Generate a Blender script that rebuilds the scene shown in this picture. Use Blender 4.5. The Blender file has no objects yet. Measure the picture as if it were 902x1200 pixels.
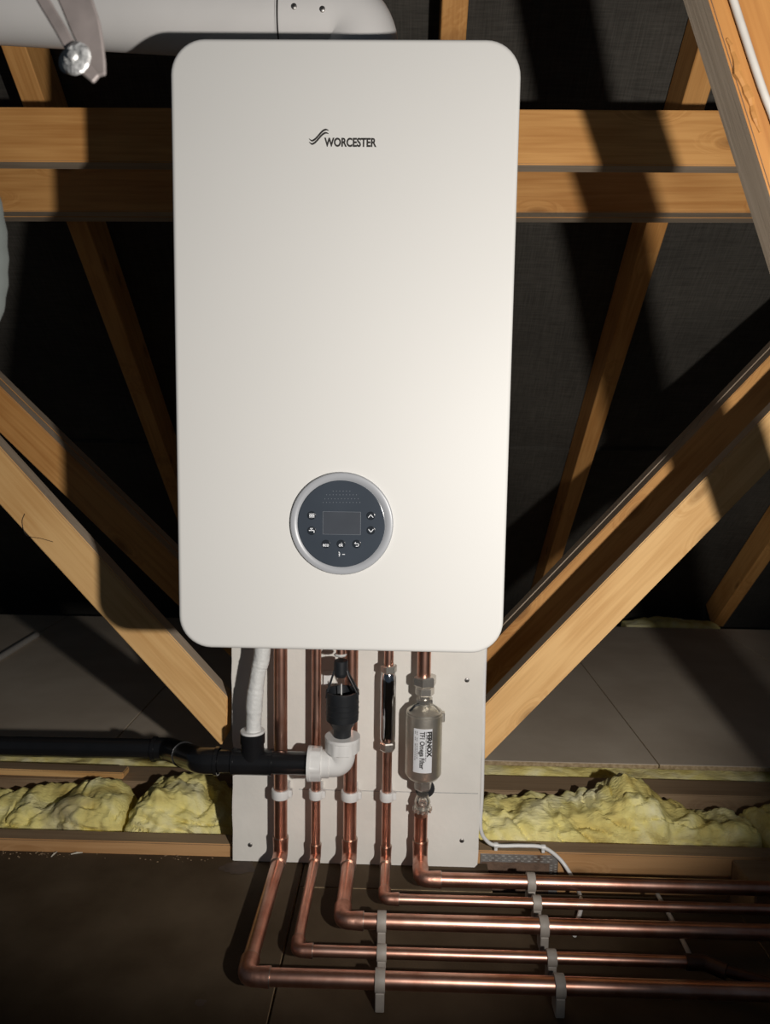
import bpy, bmesh, math, random
from mathutils import Vector, Matrix, noise
random.seed(7)
scene = bpy.context.scene
COL = scene.collection
PI = math.pi

# ------------------------------------------------------------------ camera
# world: X right, Y away from the camera, Z up; floor deck at z = 0, boiler front face at y = 0
CAM = Vector((0.0726, -0.9010, 0.7544))
PITCH, YAW, ROLL = -0.10833, 0.02164, -0.01460
Mc = Matrix.Rotation(YAW, 3, 'Z') @ Matrix.Rotation(PITCH, 3, 'X') @ Matrix.Rotation(ROLL, 3, 'Y')
right, fwd, up = Mc.col[0], Mc.col[1], Mc.col[2]
cd = bpy.data.cameras.new('camera'); cam = bpy.data.objects.new('camera', cd); COL.objects.link(cam)
R3 = Matrix((right, up, -fwd)).transposed()
cam.matrix_world = Matrix.Translation(CAM) @ R3.to_4x4()
cd.sensor_fit = 'VERTICAL'; cd.sensor_height = 36; cd.sensor_width = 36 * 902 / 1200
cd.lens = 880 / 1200 * 36; cd.clip_start = 0.02
cd.dof.use_dof = True; cd.dof.focus_distance = 0.98; cd.dof.aperture_fstop = 11
scene.camera = cam

def AY(x, y, Y):
    "point of the place that stands at depth Y on the line of sight through photo position x, y"
    d = Mc @ Vector(((x - 451) / 880, 1, (600 - y) / 880)); return CAM + d * ((Y - CAM.y) / d.y)
def AZ(x, y, Z):
    d = Mc @ Vector(((x - 451) / 880, 1, (600 - y) / 880)); return CAM + d * ((Z - CAM.z) / d.z)

# ------------------------------------------------------------------ light and exposure
w = bpy.data.worlds.new('loft_air'); scene.world = w; w.use_nodes = True
w.node_tree.nodes['Background'].inputs[0].default_value = (0.60, 0.78, 1.0, 1)
w.node_tree.nodes['Background'].inputs[1].default_value = 0.045
ld = bpy.data.lights.new('work_lamp', 'SPOT'); lamp = bpy.data.objects.new('work_lamp', ld); COL.objects.link(lamp)
LP = Vector((0.43, -0.90, 0.688)); LT = Vector((0.15, 0.0, 0.815))
lamp.location = LP; lamp.rotation_euler = (LT - LP).to_track_quat('-Z', 'Y').to_euler()
ld.energy = 52; ld.color = (1.0, 0.955, 0.90); ld.shadow_soft_size = 0.015
ld.spot_size = math.radians(92); ld.spot_blend = 0.35
scene.view_settings.view_transform = 'Standard'; scene.view_settings.look = 'None'
scene.view_settings.gamma = 1; scene.view_settings.use_curve_mapping = False
scene.view_settings.exposure = 0.0

# ------------------------------------------------------------------ materials
def mat(name, col, rough=0.5, metal=0.0, spec=0.5, var=0.0, vscale=20, bump=0.0, bscale=200, col2=None, coat=0.0, trans=0.0, det=4):
    m = bpy.data.materials.new(name); m.use_nodes = True
    nt = m.node_tree; b = nt.nodes['Principled BSDF']
    b.inputs['Base Color'].default_value = (*col, 1); b.inputs['Roughness'].default_value = rough
    b.inputs['Metallic'].default_value = metal; b.inputs['Specular IOR Level'].default_value = spec
    b.inputs['Coat Weight'].default_value = coat; b.inputs['Transmission Weight'].default_value = trans
    tc = nt.nodes.new('ShaderNodeTexCoord')
    n = nt.nodes.new('ShaderNodeTexNoise'); n.inputs['Scale'].default_value = vscale; n.inputs['Detail'].default_value = det
    nt.links.new(tc.outputs['Object'], n.inputs['Vector'])
    r = nt.nodes.new('ShaderNodeValToRGB'); r.color_ramp.elements[0].position = 0.35; r.color_ramp.elements[1].position = 0.68
    c2 = col2 or tuple(c * (1 - var) for c in col)
    r.color_ramp.elements[0].color = (*c2, 1); r.color_ramp.elements[1].color = (*col, 1)
    nt.links.new(n.outputs['Fac'], r.inputs['Fac']); nt.links.new(r.outputs['Color'], b.inputs['Base Color'])
    if bump:
        n2 = nt.nodes.new('ShaderNodeTexNoise'); n2.inputs['Scale'].default_value = bscale; n2.inputs['Detail'].default_value = 5
        nt.links.new(tc.outputs['Object'], n2.inputs['Vector'])
        bp = nt.nodes.new('ShaderNodeBump'); bp.inputs['Strength'].default_value = bump; bp.inputs['Distance'].default_value = 0.004
        nt.links.new(n2.outputs['Fac'], bp.inputs['Height']); nt.links.new(bp.outputs['Normal'], b.inputs['Normal'])
    return m

def wood(name, light, dark, knots=True, rough=0.62):
    m = bpy.data.materials.new(name); m.use_nodes = True
    nt = m.node_tree; N = nt.nodes.new; L = nt.links.new; b = nt.nodes['Principled BSDF']
    b.inputs['Roughness'].default_value = rough; b.inputs['Specular IOR Level'].default_value = 0.3
    tc = N('ShaderNodeTexCoord'); oi = N('ShaderNodeObjectInfo')
    off = N('ShaderNodeVectorMath'); off.operation = 'MULTIPLY_ADD'
    cx = N('ShaderNodeCombineXYZ'); L(oi.outputs['Random'], cx.inputs[0]); L(oi.outputs['Random'], cx.inputs[1]); L(oi.outputs['Random'], cx.inputs[2])
    off.inputs[1].default_value = (7, 3, 5); L(cx.outputs[0], off.inputs[0]); L(tc.outputs['Object'], off.inputs[2])
    # knots
    kn = N('ShaderNodeTexVoronoi'); kn.voronoi_dimensions = '2D'; kn.inputs['Scale'].default_value = 1
    mk = N('ShaderNodeMapping'); mk.inputs['Scale'].default_value = (3.6, 1, 9); L(off.outputs[0], mk.inputs[0]); sx = N('ShaderNodeSeparateXYZ'); sy = N('ShaderNodeCombineXYZ'); L(mk.outputs[0], sx.inputs[0]); L(sx.outputs[0], sy.inputs[0]); L(sx.outputs[2], sy.inputs[1]); L(sy.outputs[0], kn.inputs['Vector'])
    kr = N('ShaderNodeMapRange'); kr.inputs[1].default_value = 0.02; kr.inputs[2].default_value = 0.22; kr.inputs[3].default_value = 1; kr.inputs[4].default_value = 0
    L(kn.outputs['Distance'], kr.inputs[0])
    # grain, bent round the knots
    mg = N('ShaderNodeMapping'); mg.inputs['Scale'].default_value = (1.3, 26, 26); L(off.outputs[0], mg.inputs[0])
    dis = N('ShaderNodeVectorMath'); dis.operation = 'MULTIPLY_ADD'; dis.inputs[1].default_value = (0.2, 0.9, 1.6)
    ck = N('ShaderNodeCombineXYZ'); [L(kr.outputs[0], ck.inputs[i]) for i in range(3)]
    L(ck.outputs[0], dis.inputs[0]); L(mg.outputs[0], dis.inputs[2])
    g = N('ShaderNodeTexNoise'); g.inputs['Scale'].default_value = 1.0; g.inputs['Detail'].default_value = 3; L(dis.outputs[0], g.inputs['Vector'])
    wv = N('ShaderNodeMath'); wv.operation = 'MULTIPLY'; wv.inputs[1].default_value = 38; L(g.outputs['Fac'], wv.inputs[0])
    sn = N('ShaderNodeMath'); sn.operation = 'SINE'; L(wv.outputs[0], sn.inputs[0])
    sr = N('ShaderNodeMapRange'); sr.inputs[1].default_value = -1; sr.inputs[2].default_value = 1; sr.inputs[3].default_value = 0.34; sr.inputs[4].default_value = 0.0; L(sn.outputs[0], sr.inputs[0])
    f = N('ShaderNodeTexNoise'); f.inputs['Scale'].default_value = 1.0; f.inputs['Detail'].default_value = 4
    mf = N('ShaderNodeMapping'); mf.inputs['Scale'].default_value = (9, 260, 260); L(off.outputs[0], mf.inputs[0]); L(mf.outputs[0], f.inputs['Vector'])
    blo = N('ShaderNodeTexNoise'); blo.inputs['Scale'].default_value = 5; L(off.outputs[0], blo.inputs['Vector'])
    a1 = N('ShaderNodeMath'); a1.operation = 'MULTIPLY_ADD'; a1.inputs[1].default_value = 0.95; L(f.outputs['Fac'], a1.inputs[0]); L(sr.outputs[0], a1.inputs[2])
    a2 = N('ShaderNodeMath'); a2.operation = 'MULTIPLY_ADD'; a2.inputs[1].default_value = 1.5; L(blo.outputs['Fac'], a2.inputs[0]); L(a1.outputs[0], a2.inputs[2])
    a3 = N('ShaderNodeMath'); a3.operation = 'SUBTRACT'; a3.inputs[1].default_value = 1.08; a3.use_clamp = True; L(a2.outputs[0], a3.inputs[0])
    mx = N('ShaderNodeMix'); mx.data_type = 'RGBA'; mx.inputs['A'].default_value = (*light, 1); mx.inputs['B'].default_value = (*dark, 1); L(a3.outputs[0], mx.inputs['Factor'])
    out = mx.outputs['Result']
    if knots:
        kk = N('ShaderNodeMapRange'); kk.inputs[1].default_value = 0.03; kk.inputs[2].default_value = 0.11; kk.inputs[3].default_value = 0.55; kk.inputs[4].default_value = 0
        L(kn.outputs['Distance'], kk.inputs[0])
        m2 = N('ShaderNodeMix'); m2.data_type = 'RGBA'; L(out, m2.inputs['A']); m2.inputs['B'].default_value = (*[c * 0.45 for c in dark], 1); L(kk.outputs[0], m2.inputs['Factor'])
        out = m2.outputs['Result']
    L(out, b.inputs['Base Color'])
    bp = N('ShaderNodeBump'); bp.inputs['Strength'].default_value = 0.12; bp.inputs['Distance'].default_value = 0.002
    L(f.outputs['Fac'], bp.inputs['Height']); L(bp.outputs['Normal'], b.inputs['Normal'])
    return m

M = {}
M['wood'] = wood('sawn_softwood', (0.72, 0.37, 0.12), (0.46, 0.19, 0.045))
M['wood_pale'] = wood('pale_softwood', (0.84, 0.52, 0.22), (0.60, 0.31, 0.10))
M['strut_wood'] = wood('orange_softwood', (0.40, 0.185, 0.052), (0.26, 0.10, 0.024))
M['edge'] = wood('weathered_edge', (0.50, 0.40, 0.30), (0.34, 0.26, 0.185), knots=False)
M['wood_dust'] = wood('dusty_softwood', (0.36, 0.25, 0.15), (0.24, 0.155, 0.09), knots=False)
M['joist_face'] = wood('joist_softwood', (0.58, 0.33, 0.15), (0.38, 0.19, 0.07))
M['enamel'] = mat('white_enamel', (0.625, 0.615, 0.59), 0.5, spec=0.22, var=0.012, vscale=5)
M['white'] = mat('white_plastic', (0.80, 0.79, 0.77), 0.35, var=0.06, vscale=40)
M['white_dull'] = mat('grey_white_plastic', (0.50, 0.47, 0.43), 0.5, var=0.1, vscale=60)
M['clip_grey'] = mat('dusty_clip_plastic', (0.36, 0.32, 0.28), 0.55, var=0.15, vscale=60)
M['flue'] = mat('flue_white', (0.66, 0.64, 0.62), 0.4, var=0.05, vscale=12)
M['tape'] = mat('white_tape', (0.78, 0.78, 0.76), 0.5, var=0.12, vscale=60, bump=0.5, bscale=90)
M['ring'] = mat('grey_ring', (0.33, 0.34, 0.36), 0.35, var=0.04)
M['glass'] = mat('dark_glass', (0.045, 0.055, 0.07), 0.18, var=0.1, coat=0.4)
M['screen'] = mat('screen_glass', (0.055, 0.062, 0.075), 0.25, var=0.15)
M['button'] = mat('button_glass', (0.02, 0.024, 0.03), 0.15)
M['print'] = mat('pale_print', (0.75, 0.77, 0.8), 0.6)
M['faint'] = mat('faint_print', (0.14, 0.155, 0.18), 0.5)
M['ink'] = mat('black_ink', (0.025, 0.022, 0.02), 0.6)
M['board'] = mat('painted_board', (0.83, 0.80, 0.74), 0.8, var=0.12, vscale=7, bump=0.15, bscale=60, det=8)
M['stain'] = mat('board_stain', (0.45, 0.33, 0.18), 0.85, var=0.3, vscale=50)
M['black'] = mat('black_plastic', (0.012, 0.012, 0.013), 0.22, var=0.2, vscale=30)
M['blackm'] = mat('black_rubber', (0.016, 0.018, 0.021), 0.45, var=0.2, vscale=60)
M['copper'] = mat('copper', (0.76, 0.46, 0.36), 0.35, 1.0, var=0.0, vscale=26, col2=(0.56, 0.28, 0.20), bump=0.05, bscale=40)
M['elbow'] = mat('soldered_copper', (0.66, 0.38, 0.29), 0.40, 1.0, vscale=70, col2=(0.50, 0.25, 0.18), bump=0.15, bscale=90)
M['dullpipe'] = mat('tarnished_copper', (0.13, 0.075, 0.055), 0.45, 0.8, var=0.3, vscale=40)
M['solder'] = mat('solder', (0.62, 0.55, 0.48), 0.35, 1.0, var=0.3, vscale=120)
M['chrome'] = mat('chrome', (0.78, 0.79, 0.81), 0.09, 1.0, var=0.05)
M['nickel'] = mat('brushed_nickel', (0.68, 0.64, 0.56), 0.42, 0.88, var=0.12, vscale=60, bump=0.05, bscale=300)
M['brass'] = mat('plated_nut', (0.70, 0.66, 0.60), 0.27, 0.85, var=0.15, vscale=80)
M['steel'] = mat('zinc_steel', (0.40, 0.38, 0.36), 0.45, 1.0, var=0.25, vscale=60)
M['foil'] = mat('bright_bolt', (0.75, 0.75, 0.74), 0.35, 0.55, var=0.5, vscale=150, bump=0.8, bscale=160)
M['strap'] = mat('dull_strap', (0.22, 0.19, 0.18), 0.6, 0.3, var=0.35, vscale=40)
M['greyduct'] = mat('grey_duct', (0.075, 0.085, 0.08), 0.75, var=0.15, vscale=30)
M['plate'] = mat('nail_plate', (0.42, 0.41, 0.40), 0.5, 0.7, vscale=28, col2=(0.20, 0.125, 0.08))
M['slot'] = mat('plate_teeth', (0.62, 0.60, 0.56), 0.4, 0.7, var=0.3, vscale=100)
M['rust'] = mat('dirty_plate', (0.17, 0.105, 0.07), 0.8, var=0.35, vscale=60, bump=0.3, bscale=200)
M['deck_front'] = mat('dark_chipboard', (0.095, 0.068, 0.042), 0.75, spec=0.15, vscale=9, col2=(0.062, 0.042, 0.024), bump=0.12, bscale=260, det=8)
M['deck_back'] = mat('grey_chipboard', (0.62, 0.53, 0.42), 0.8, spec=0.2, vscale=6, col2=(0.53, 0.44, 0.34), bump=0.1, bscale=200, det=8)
M['osb'] = mat('raw_board_edge', (0.55, 0.42, 0.25), 0.85, vscale=120, col2=(0.34, 0.24, 0.13), bump=0.4, bscale=300)
M['dark'] = mat('ceiling_dust', (0.06, 0.05, 0.04), 0.9, var=0.3)
M['wet'] = mat('dark_patch', (0.075, 0.05, 0.035), 0.8, var=0.3, vscale=60)
M['crumb'] = mat('pale_crumbs', (0.65, 0.6, 0.5), 0.8)
M['label'] = mat('paper_label', (0.74, 0.75, 0.77), 0.45)

def felt_mat():
    m = mat('roofing_felt', (0.080, 0.073, 0.062), 0.85, spec=0.15, vscale=3.5, col2=(0.055, 0.050, 0.043), det=6)
    nt = m.node_tree; N = nt.nodes.new; L = nt.links.new
    tc = N('ShaderNodeTexCoord'); b = nt.nodes['Principled BSDF']; ramp = [n for n in nt.nodes if n.type == 'VALTORGB'][0]
    hs = []
    for sc in ((420, 14, 14), (14, 300, 300)):
        mp = N('ShaderNodeMapping'); mp.inputs['Scale'].default_value = sc; L(tc.outputs['Object'], mp.inputs[0])
        n = N('ShaderNodeTexNoise'); n.inputs['Scale'].default_value = 1; n.inputs['Detail'].default_value = 3; L(mp.outputs[0], n.inputs['Vector']); hs.append(n)
    ad = N('ShaderNodeMath'); ad.operation = 'ADD'; L(hs[0].outputs['Fac'], ad.inputs[0]); L(hs[1].outputs['Fac'], ad.inputs[1])
    mr = N('ShaderNodeMapRange'); mr.inputs[1].default_value = 0.7; mr.inputs[2].default_value = 1.3; mr.inputs[3].default_value = 0.7; mr.inputs[4].default_value = 1.25; L(ad.outputs[0], mr.inputs[0])
    mu = N('ShaderNodeMix'); mu.data_type = 'RGBA'; mu.blend_type = 'MULTIPLY'; mu.inputs['Factor'].default_value = 1
    L(ramp.outputs['Color'], mu.inputs['A']); L(mr.outputs[0], mu.inputs['B']); L(mu.outputs['Result'], b.inputs['Base Color'])
    return m
M['felt'] = felt_mat()

def wool_mat():
    m = bpy.data.materials.new('mineral_wool'); m.use_nodes = True
    nt = m.node_tree; N = nt.nodes.new; L = nt.links.new; b = nt.nodes['Principled BSDF']
    b.inputs['Roughness'].default_value = 0.95; b.inputs['Specular IOR Level'].default_value = 0.05
    tc = N('ShaderNodeTexCoord')
    def ns(s, d, dist=0.0, sc=None):
        n = N('ShaderNodeTexNoise'); n.inputs['Scale'].default_value = s; n.inputs['Detail'].default_value = d; n.inputs['Distortion'].default_value = dist
        if sc:
            mp = N('ShaderNodeMapping'); mp.inputs['Scale'].default_value = sc; L(tc.outputs['Object'], mp.inputs[0]); L(mp.outputs[0], n.inputs['Vector'])
        else: L(tc.outputs['Object'], n.inputs['Vector'])
        return n
    a = ns(11, 8, 0.8); r = N('ShaderNodeValToRGB'); e = r.color_ramp.elements
    e[0].position = 0.30; e[0].color = (0.66, 0.52, 0.16, 1); e[1].position = 0.70; e[1].color = (0.93, 0.88, 0.56, 1)
    k = e.new(0.48); k.color = (0.88, 0.78, 0.30, 1)
    L(a.outputs['Fac'], r.inputs['Fac'])
    g = ns(8, 6, 0.5); gr = N('ShaderNodeMapRange'); gr.inputs[1].default_value = 0.60; gr.inputs[2].default_value = 0.70; gr.inputs[3].default_value = 0; gr.inputs[4].default_value = 0.65; L(g.outputs['Fac'], gr.inputs[0])
    mx = N('ShaderNodeMix'); mx.data_type = 'RGBA'; L(gr.outputs[0], mx.inputs['Factor']); L(r.outputs['Color'], mx.inputs['A']); mx.inputs['B'].default_value = (0.33, 0.26, 0.15, 1)
    L(mx.outputs['Result'], b.inputs['Base Color'])
    f = ns(1, 6, 0.6, (60, 200, 160)); bp = N('ShaderNodeBump'); bp.inputs['Strength'].default_value = 0.7; bp.inputs['Distance'].default_value = 0.004
    L(f.outputs['Fac'], bp.inputs['Height']); L(bp.outputs['Normal'], b.inputs['Normal'])
    return m
M['wool'] = wool_mat()

# ------------------------------------------------------------------ helpers
def tag(o, label=None, cat=None, group=None, kind=None):
    if label: o['label'] = label
    if cat: o['category'] = cat
    if group: o['group'] = group
    if kind: o['kind'] = kind
    return o
def obj(name, bm, m, parent=None, smooth=False, loc=None):
    bmesh.ops.recalc_face_normals(bm, faces=bm.faces)
    me = bpy.data.meshes.new(name); bm.to_mesh(me); bm.free()
    for x in (m if isinstance(m, (list, tuple)) else [m]): me.materials.append(x)
    if smooth:
        for p in me.polygons: p.use_smooth = True
        try: me.set_sharp_from_angle(angle=math.radians(38))
        except Exception: pass
    o = bpy.data.objects.new(name, me); COL.objects.link(o)
    if parent:
        o.parent = parent
        p = parent; off = Vector()
        while p: off += p.location; p = p.parent
        o.location = -off          # builders give world coordinates
    return o
def thing(name, label, cat, loc=(0, 0, 0), group=None):
    o = bpy.data.objects.new(name, None); COL.objects.link(o); o.location = loc; o.empty_display_size = 0.05
    return tag(o, label, cat, group)
def box(bm, x0, x1, y0, y1, z0, z1):
    vs = [bm.verts.new((x, y, z)) for x in (x0, x1) for y in (y0, y1) for z in (z0, z1)]
    for f in ((0, 1, 3, 2), (4, 6, 7, 5), (0, 4, 5, 1), (2, 3, 7, 6), (0, 2, 6, 4), (1, 5, 7, 3)): bm.faces.new([vs[i] for i in f])
    return bm
def bev(bm, w=0.0015, seg=1):
    bmesh.ops.bevel(bm, geom=bm.edges[:], offset=w, segments=seg, affect='EDGES', clamp_overlap=True); return bm
def frame(d):
    d = d.normalized(); a = Vector((0, 0, 1)) if abs(d.z) < 0.9 else Vector((0, 1, 0))
    u = d.cross(a).normalized(); return u, d.cross(u).normalized()
def sweep(bm, pts, radii, seg=20, caps=True, u0=None):
    pts = [Vector(p) for p in pts]; rings = []; u = u0
    for i, p in enumerate(pts):
        d = (pts[min(i + 1, len(pts) - 1)] - pts[max(i - 1, 0)])
        if d.length < 1e-9: d = pts[-1] - pts[0]
        d.normalize()
        if u is None: u, _ = frame(d)
        u = (u - d * u.dot(d)).normalized(); v = d.cross(u)
        r = radii[i] if isinstance(radii, (list, tuple)) else radii
        rings.append([bm.verts.new(p + (u * math.cos(2 * PI * k / seg) + v * math.sin(2 * PI * k / seg)) * r) for k in range(seg)])
    for a, b in zip(rings, rings[1:]):
        for k in range(seg): bm.faces.new((a[k], a[(k + 1) % seg], b[(k + 1) % seg], b[k]))
    if caps: bm.faces.new(rings[0][::-1]); bm.faces.new(rings[-1])
    return bm
def fillet(pts, r, n=8):
    pts = [Vector(p) for p in pts]; out = [pts[0]]
    for a, b, c in zip(pts, pts[1:], pts[2:]):
        d1 = (a - b).normalized(); d2 = (c - b).normalized(); ang = d1.angle(d2)
        if ang > PI - 0.02: out.append(b); continue
        t = min(r / math.tan(ang / 2), (a - b).length * .49, (c - b).length * .49); p1 = b + d1 * t; p2 = b + d2 * t
        for k in range(n + 1):
            s = k / n; out.append(p1 * (1 - s) ** 2 + b * 2 * s * (1 - s) + p2 * s * s)
    out.append(pts[-1]); return out
def smoothpath(pts, n=6):
    pts = [Vector(p) for p in pts]; P = [pts[0] * 2 - pts[1]] + pts + [pts[-1] * 2 - pts[-2]]; out = []
    for i in range(1, len(P) - 2):
        for k in range(n):
            t = k / n; a, b, c, d = P[i - 1:i + 3]
            out.append(0.5 * ((2 * b) + (c - a) * t + (2 * a - 5 * b + 4 * c - d) * t * t + (3 * b - a - 3 * c + d) * t ** 3))
    out.append(pts[-1]); return out
def lathe(bm, p0, axis, prof, seg=32):
    "prof: list of (distance along axis, radius)"
    a = Vector(axis).normalized(); p0 = Vector(p0); u, v = frame(a); rings = []
    for h, r in prof:
        rings.append([bm.verts.new(p0 + a * h + (u * math.cos(2 * PI * k / seg) + v * math.sin(2 * PI * k / seg)) * max(r, 1e-5)) for k in range(seg)])
    for A, B in zip(rings, rings[1:]):
        for k in range(seg): bm.faces.new((A[k], A[(k + 1) % seg], B[(k + 1) % seg], B[k]))
    bm.faces.new(rings[0][::-1]); bm.faces.new(rings[-1]); return bm
def hexnut(bm, p0, axis, r, h, rot=0.26):
    a = Vector(axis).normalized(); p0 = Vector(p0); u, v = frame(a)
    c = h * .14; rings = []
    for hh, rr in ((0, r * .9), (c, r), (h - c, r), (h, r * .9)):
        rings.append([bm.verts.new(p0 + a * hh + (u * math.cos(rot + PI / 3 * k) + v * math.sin(rot + PI / 3 * k)) * rr) for k in range(6)])
    for A, B in zip(rings, rings[1:]):
        for k in range(6): bm.faces.new((A[k], A[(k + 1) % 6], B[(k + 1) % 6], B[k]))
    bm.faces.new(rings[0][::-1]); bm.faces.new(rings[-1]); return bm
def rrect(w, h, r, n=10):
    out = []
    for cx, cz, a0 in ((w / 2 - r, h / 2 - r, 0), (-w / 2 + r, h / 2 - r, PI / 2), (-w / 2 + r, -h / 2 + r, PI), (w / 2 - r, -h / 2 + r, 1.5 * PI)):
        for k in range(n + 1): a = a0 + PI / 2 * k / n; out.append((cx + r * math.cos(a), cz + r * math.sin(a)))
    return out
def rprism(bm, cx, cz, w, h, r, layers):
    "rounded rectangle; layers: list of (y, inset)"
    rings = []
    for y, ins in layers:
        rings.append([bm.verts.new((cx + x, y, cz + z)) for x, z in rrect(w - 2 * ins, h - 2 * ins, max(r - ins, .001))])
    n = len(rings[0])
    for A, B in zip(rings, rings[1:]):
        for k in range(n): bm.faces.new((A[k], A[(k + 1) % n], B[(k + 1) % n], B[k]))
    bm.faces.new(rings[0]); bm.faces.new(rings[-1][::-1]); return bm
def text_bm(body, size, width=None, offset=0.0, extrude=0.0, xf=None):
    cu = bpy.data.curves.new('t', 'FONT'); cu.body = body; cu.size = size; cu.offset = offset; cu.extrude = extrude; cu.align_x = 'LEFT'
    cu.resolution_u = 4
    o = bpy.data.objects.new('t', cu); COL.objects.link(o)
    dg = bpy.context.evaluated_depsgraph_get(); me = bpy.data.meshes.new_from_object(o.evaluated_get(dg))
    bpy.data.objects.remove(o); bpy.data.curves.remove(cu)
    bm = bmesh.new(); bm.from_mesh(me); bpy.data.meshes.remove(me)
    xs = [v.co.x for v in bm.verts]; x0, x1 = min(xs), max(xs); s = (width / (x1 - x0)) if width else 1
    for v in bm.verts:
        v.co.x = (v.co.x - x0) * s
        v.co = xf(v.co)
    return bm

def timber(name, pts, Y0, Y1, face='wood', edge='edge', parent=None, jitter=True):
    "pts: outline in world x,z (first to second point = along the grain); sawn timber standing in an X-Z plane"
    p0, p1 = Vector(pts[0]), Vector(pts[1]); d = (p1 - p0).normalized(); th = math.atan2(d.y, d.x)
    bm = bmesh.new(); loc = []
    for p in pts:
        q = Vector(p) - p0; loc.append((q.x * math.cos(th) + q.y * math.sin(th), -q.x * math.sin(th) + q.y * math.cos(th)))
    A = [bm.verts.new((x, 0, z)) for x, z in loc]; B = [bm.verts.new((x, Y1 - Y0, z)) for x, z in loc]
    n = len(A); bm.faces.new(A); bm.faces.new(B[::-1])
    for k in range(n): bm.faces.new((A[k], B[k], B[(k + 1) % n], A[(k + 1) % n]))
    bmesh.ops.recalc_face_normals(bm, faces=bm.faces); bev(bm, 0.0018, 2)
    bm.normal_update()
    for f in bm.faces: f.material_index = 1 if abs(f.normal.z) > 0.75 or abs(f.normal.x) > .75 else 0
    o = obj(name, bm, [M[face], M[edge]], None)
    o.location = (p0.x, Y0, p0.y); o.rotation_euler = (0, -th, 0)
    if parent: o.parent = parent
    return o
def xz(x, y, Y):
    p = AY(x, y, Y); return Vector((p.x, p.z))
def ext(a, b, t):
    "point t metres beyond b on the line from a to b"
    return b + (b - a).normalized() * t

# ------------------------------------------------------------------ the setting: loft floor, roof felt
fl = obj('floor', box(bmesh.new(), -2.2, 2.4, -1.6, 2.25, -0.19, -0.175), M['dark']); tag(fl, kind='structure')
def deckboard(x0, x1, y0, y1, z1, th, m):
    bm = bev(box(bmesh.new(), x0 + .0012, x1 - .0012, y0, y1, z1 - th, z1), 0.0012)
    bm.normal_update()
    for f in bm.faces: f.material_index = 1 if f.normal.z < .7 else 0
    return obj('floor_board', bm, [m, M['osb']], fl)
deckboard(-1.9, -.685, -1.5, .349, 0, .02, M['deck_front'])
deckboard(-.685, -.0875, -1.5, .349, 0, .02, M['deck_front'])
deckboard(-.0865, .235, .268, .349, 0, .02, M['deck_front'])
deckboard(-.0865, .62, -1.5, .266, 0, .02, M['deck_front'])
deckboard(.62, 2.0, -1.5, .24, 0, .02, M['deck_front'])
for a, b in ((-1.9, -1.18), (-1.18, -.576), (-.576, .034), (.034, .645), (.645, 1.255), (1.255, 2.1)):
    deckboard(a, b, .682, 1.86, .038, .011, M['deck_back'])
# sloping roof underside (felt laid over the rafters)
PT = math.radians(44); YE = 2.0
def roofpt(x, s, off):
    "s metres up the slope from the eaves line, off metres outwards"
    return Vector((x, YE - s * math.cos(PT) + off * math.sin(PT), s * math.sin(PT) + off * math.cos(PT)))
bm = bmesh.new(); nx, ns_ = 90, 60; g = []
RX = [-1.75, -1.2, -0.64, 0.15, 0.60, 1.31, 1.85]
for i in range(nx + 1):
    row = []
    x = -2.3 + 4.7 * i / nx
    dmin = min(abs(x - r) for r in RX)
    for j in range(ns_ + 1):
        s = -.35 + 3.75 * j / ns_
        off = .101 + .012 * min(1, dmin / .2) + .004 * noise.noise(Vector((x * 3, s * 3, 0)))
        row.append(bm.verts.new(roofpt(x, s, off)))
    g.append(row)
for i in range(nx):
    for j in range(ns_): bm.faces.new((g[i][j], g[i + 1][j], g[i + 1][j + 1], g[i][j + 1]))
ce = obj('ceiling', bm, M['felt'], None, True); tag(ce, kind='structure')
bm = bmesh.new()   # lap of the next felt strip
for s in (.9, 1.75):
    lv = []
    for i in range(61):
        x = -2.2 + 4.5 * i / 60; z = .003 * noise.noise(Vector((x * 4, s, 5)))
        lv.append([bm.verts.new(roofpt(x, s + a + z, .098 + b)) for a, b in ((0, .002), (0, -.001), (.012, -.001), (.014, .01))])
    for a, b in zip(lv, lv[1:]):
        for k in range(3): bm.faces.new((a[k], a[k + 1], b[k + 1], b[k]))
obj('felt_lap', bm, M['felt'], ce)

def rafter(x, label, wd=.045):
    bm = bev(box(bmesh.new(), 0, 2.9, -wd / 2, wd / 2, 0, .098), .0018); bm.normal_update()
    for f in bm.faces: f.material_index = 1 if abs(f.normal.y) > .75 else 0
    o = obj('rafter', bm, [M['wood'], M['wood']]); 
    X = Vector((0, -math.cos(PT), math.sin(PT))); Z = Vector((0, math.sin(PT), math.cos(PT))); Yv = Z.cross(X)
    m = Matrix((X, Yv, Z)).transposed().to_4x4(); o.matrix_world = Matrix.Translation(roofpt(x, .02, 0)) @ m
    return tag(o, label, 'rafter', 'roof rafters')
rafter(-.64, 'sloping timber rafter behind the flue, cut off by the left beam ends')
rafter(.15, 'rafter rising just behind the top of the white boiler')
rafter(.605, 'leaning rafter behind the beams between boiler and right-hand strut')
rafter(1.31, 'low rafter foot in the far bottom right corner by the eaves')

def atz(a, b, z):
    "point at height z on the line a b"
    return a + (b - a) * ((z - a.y) / (b.y - a.y))
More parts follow.
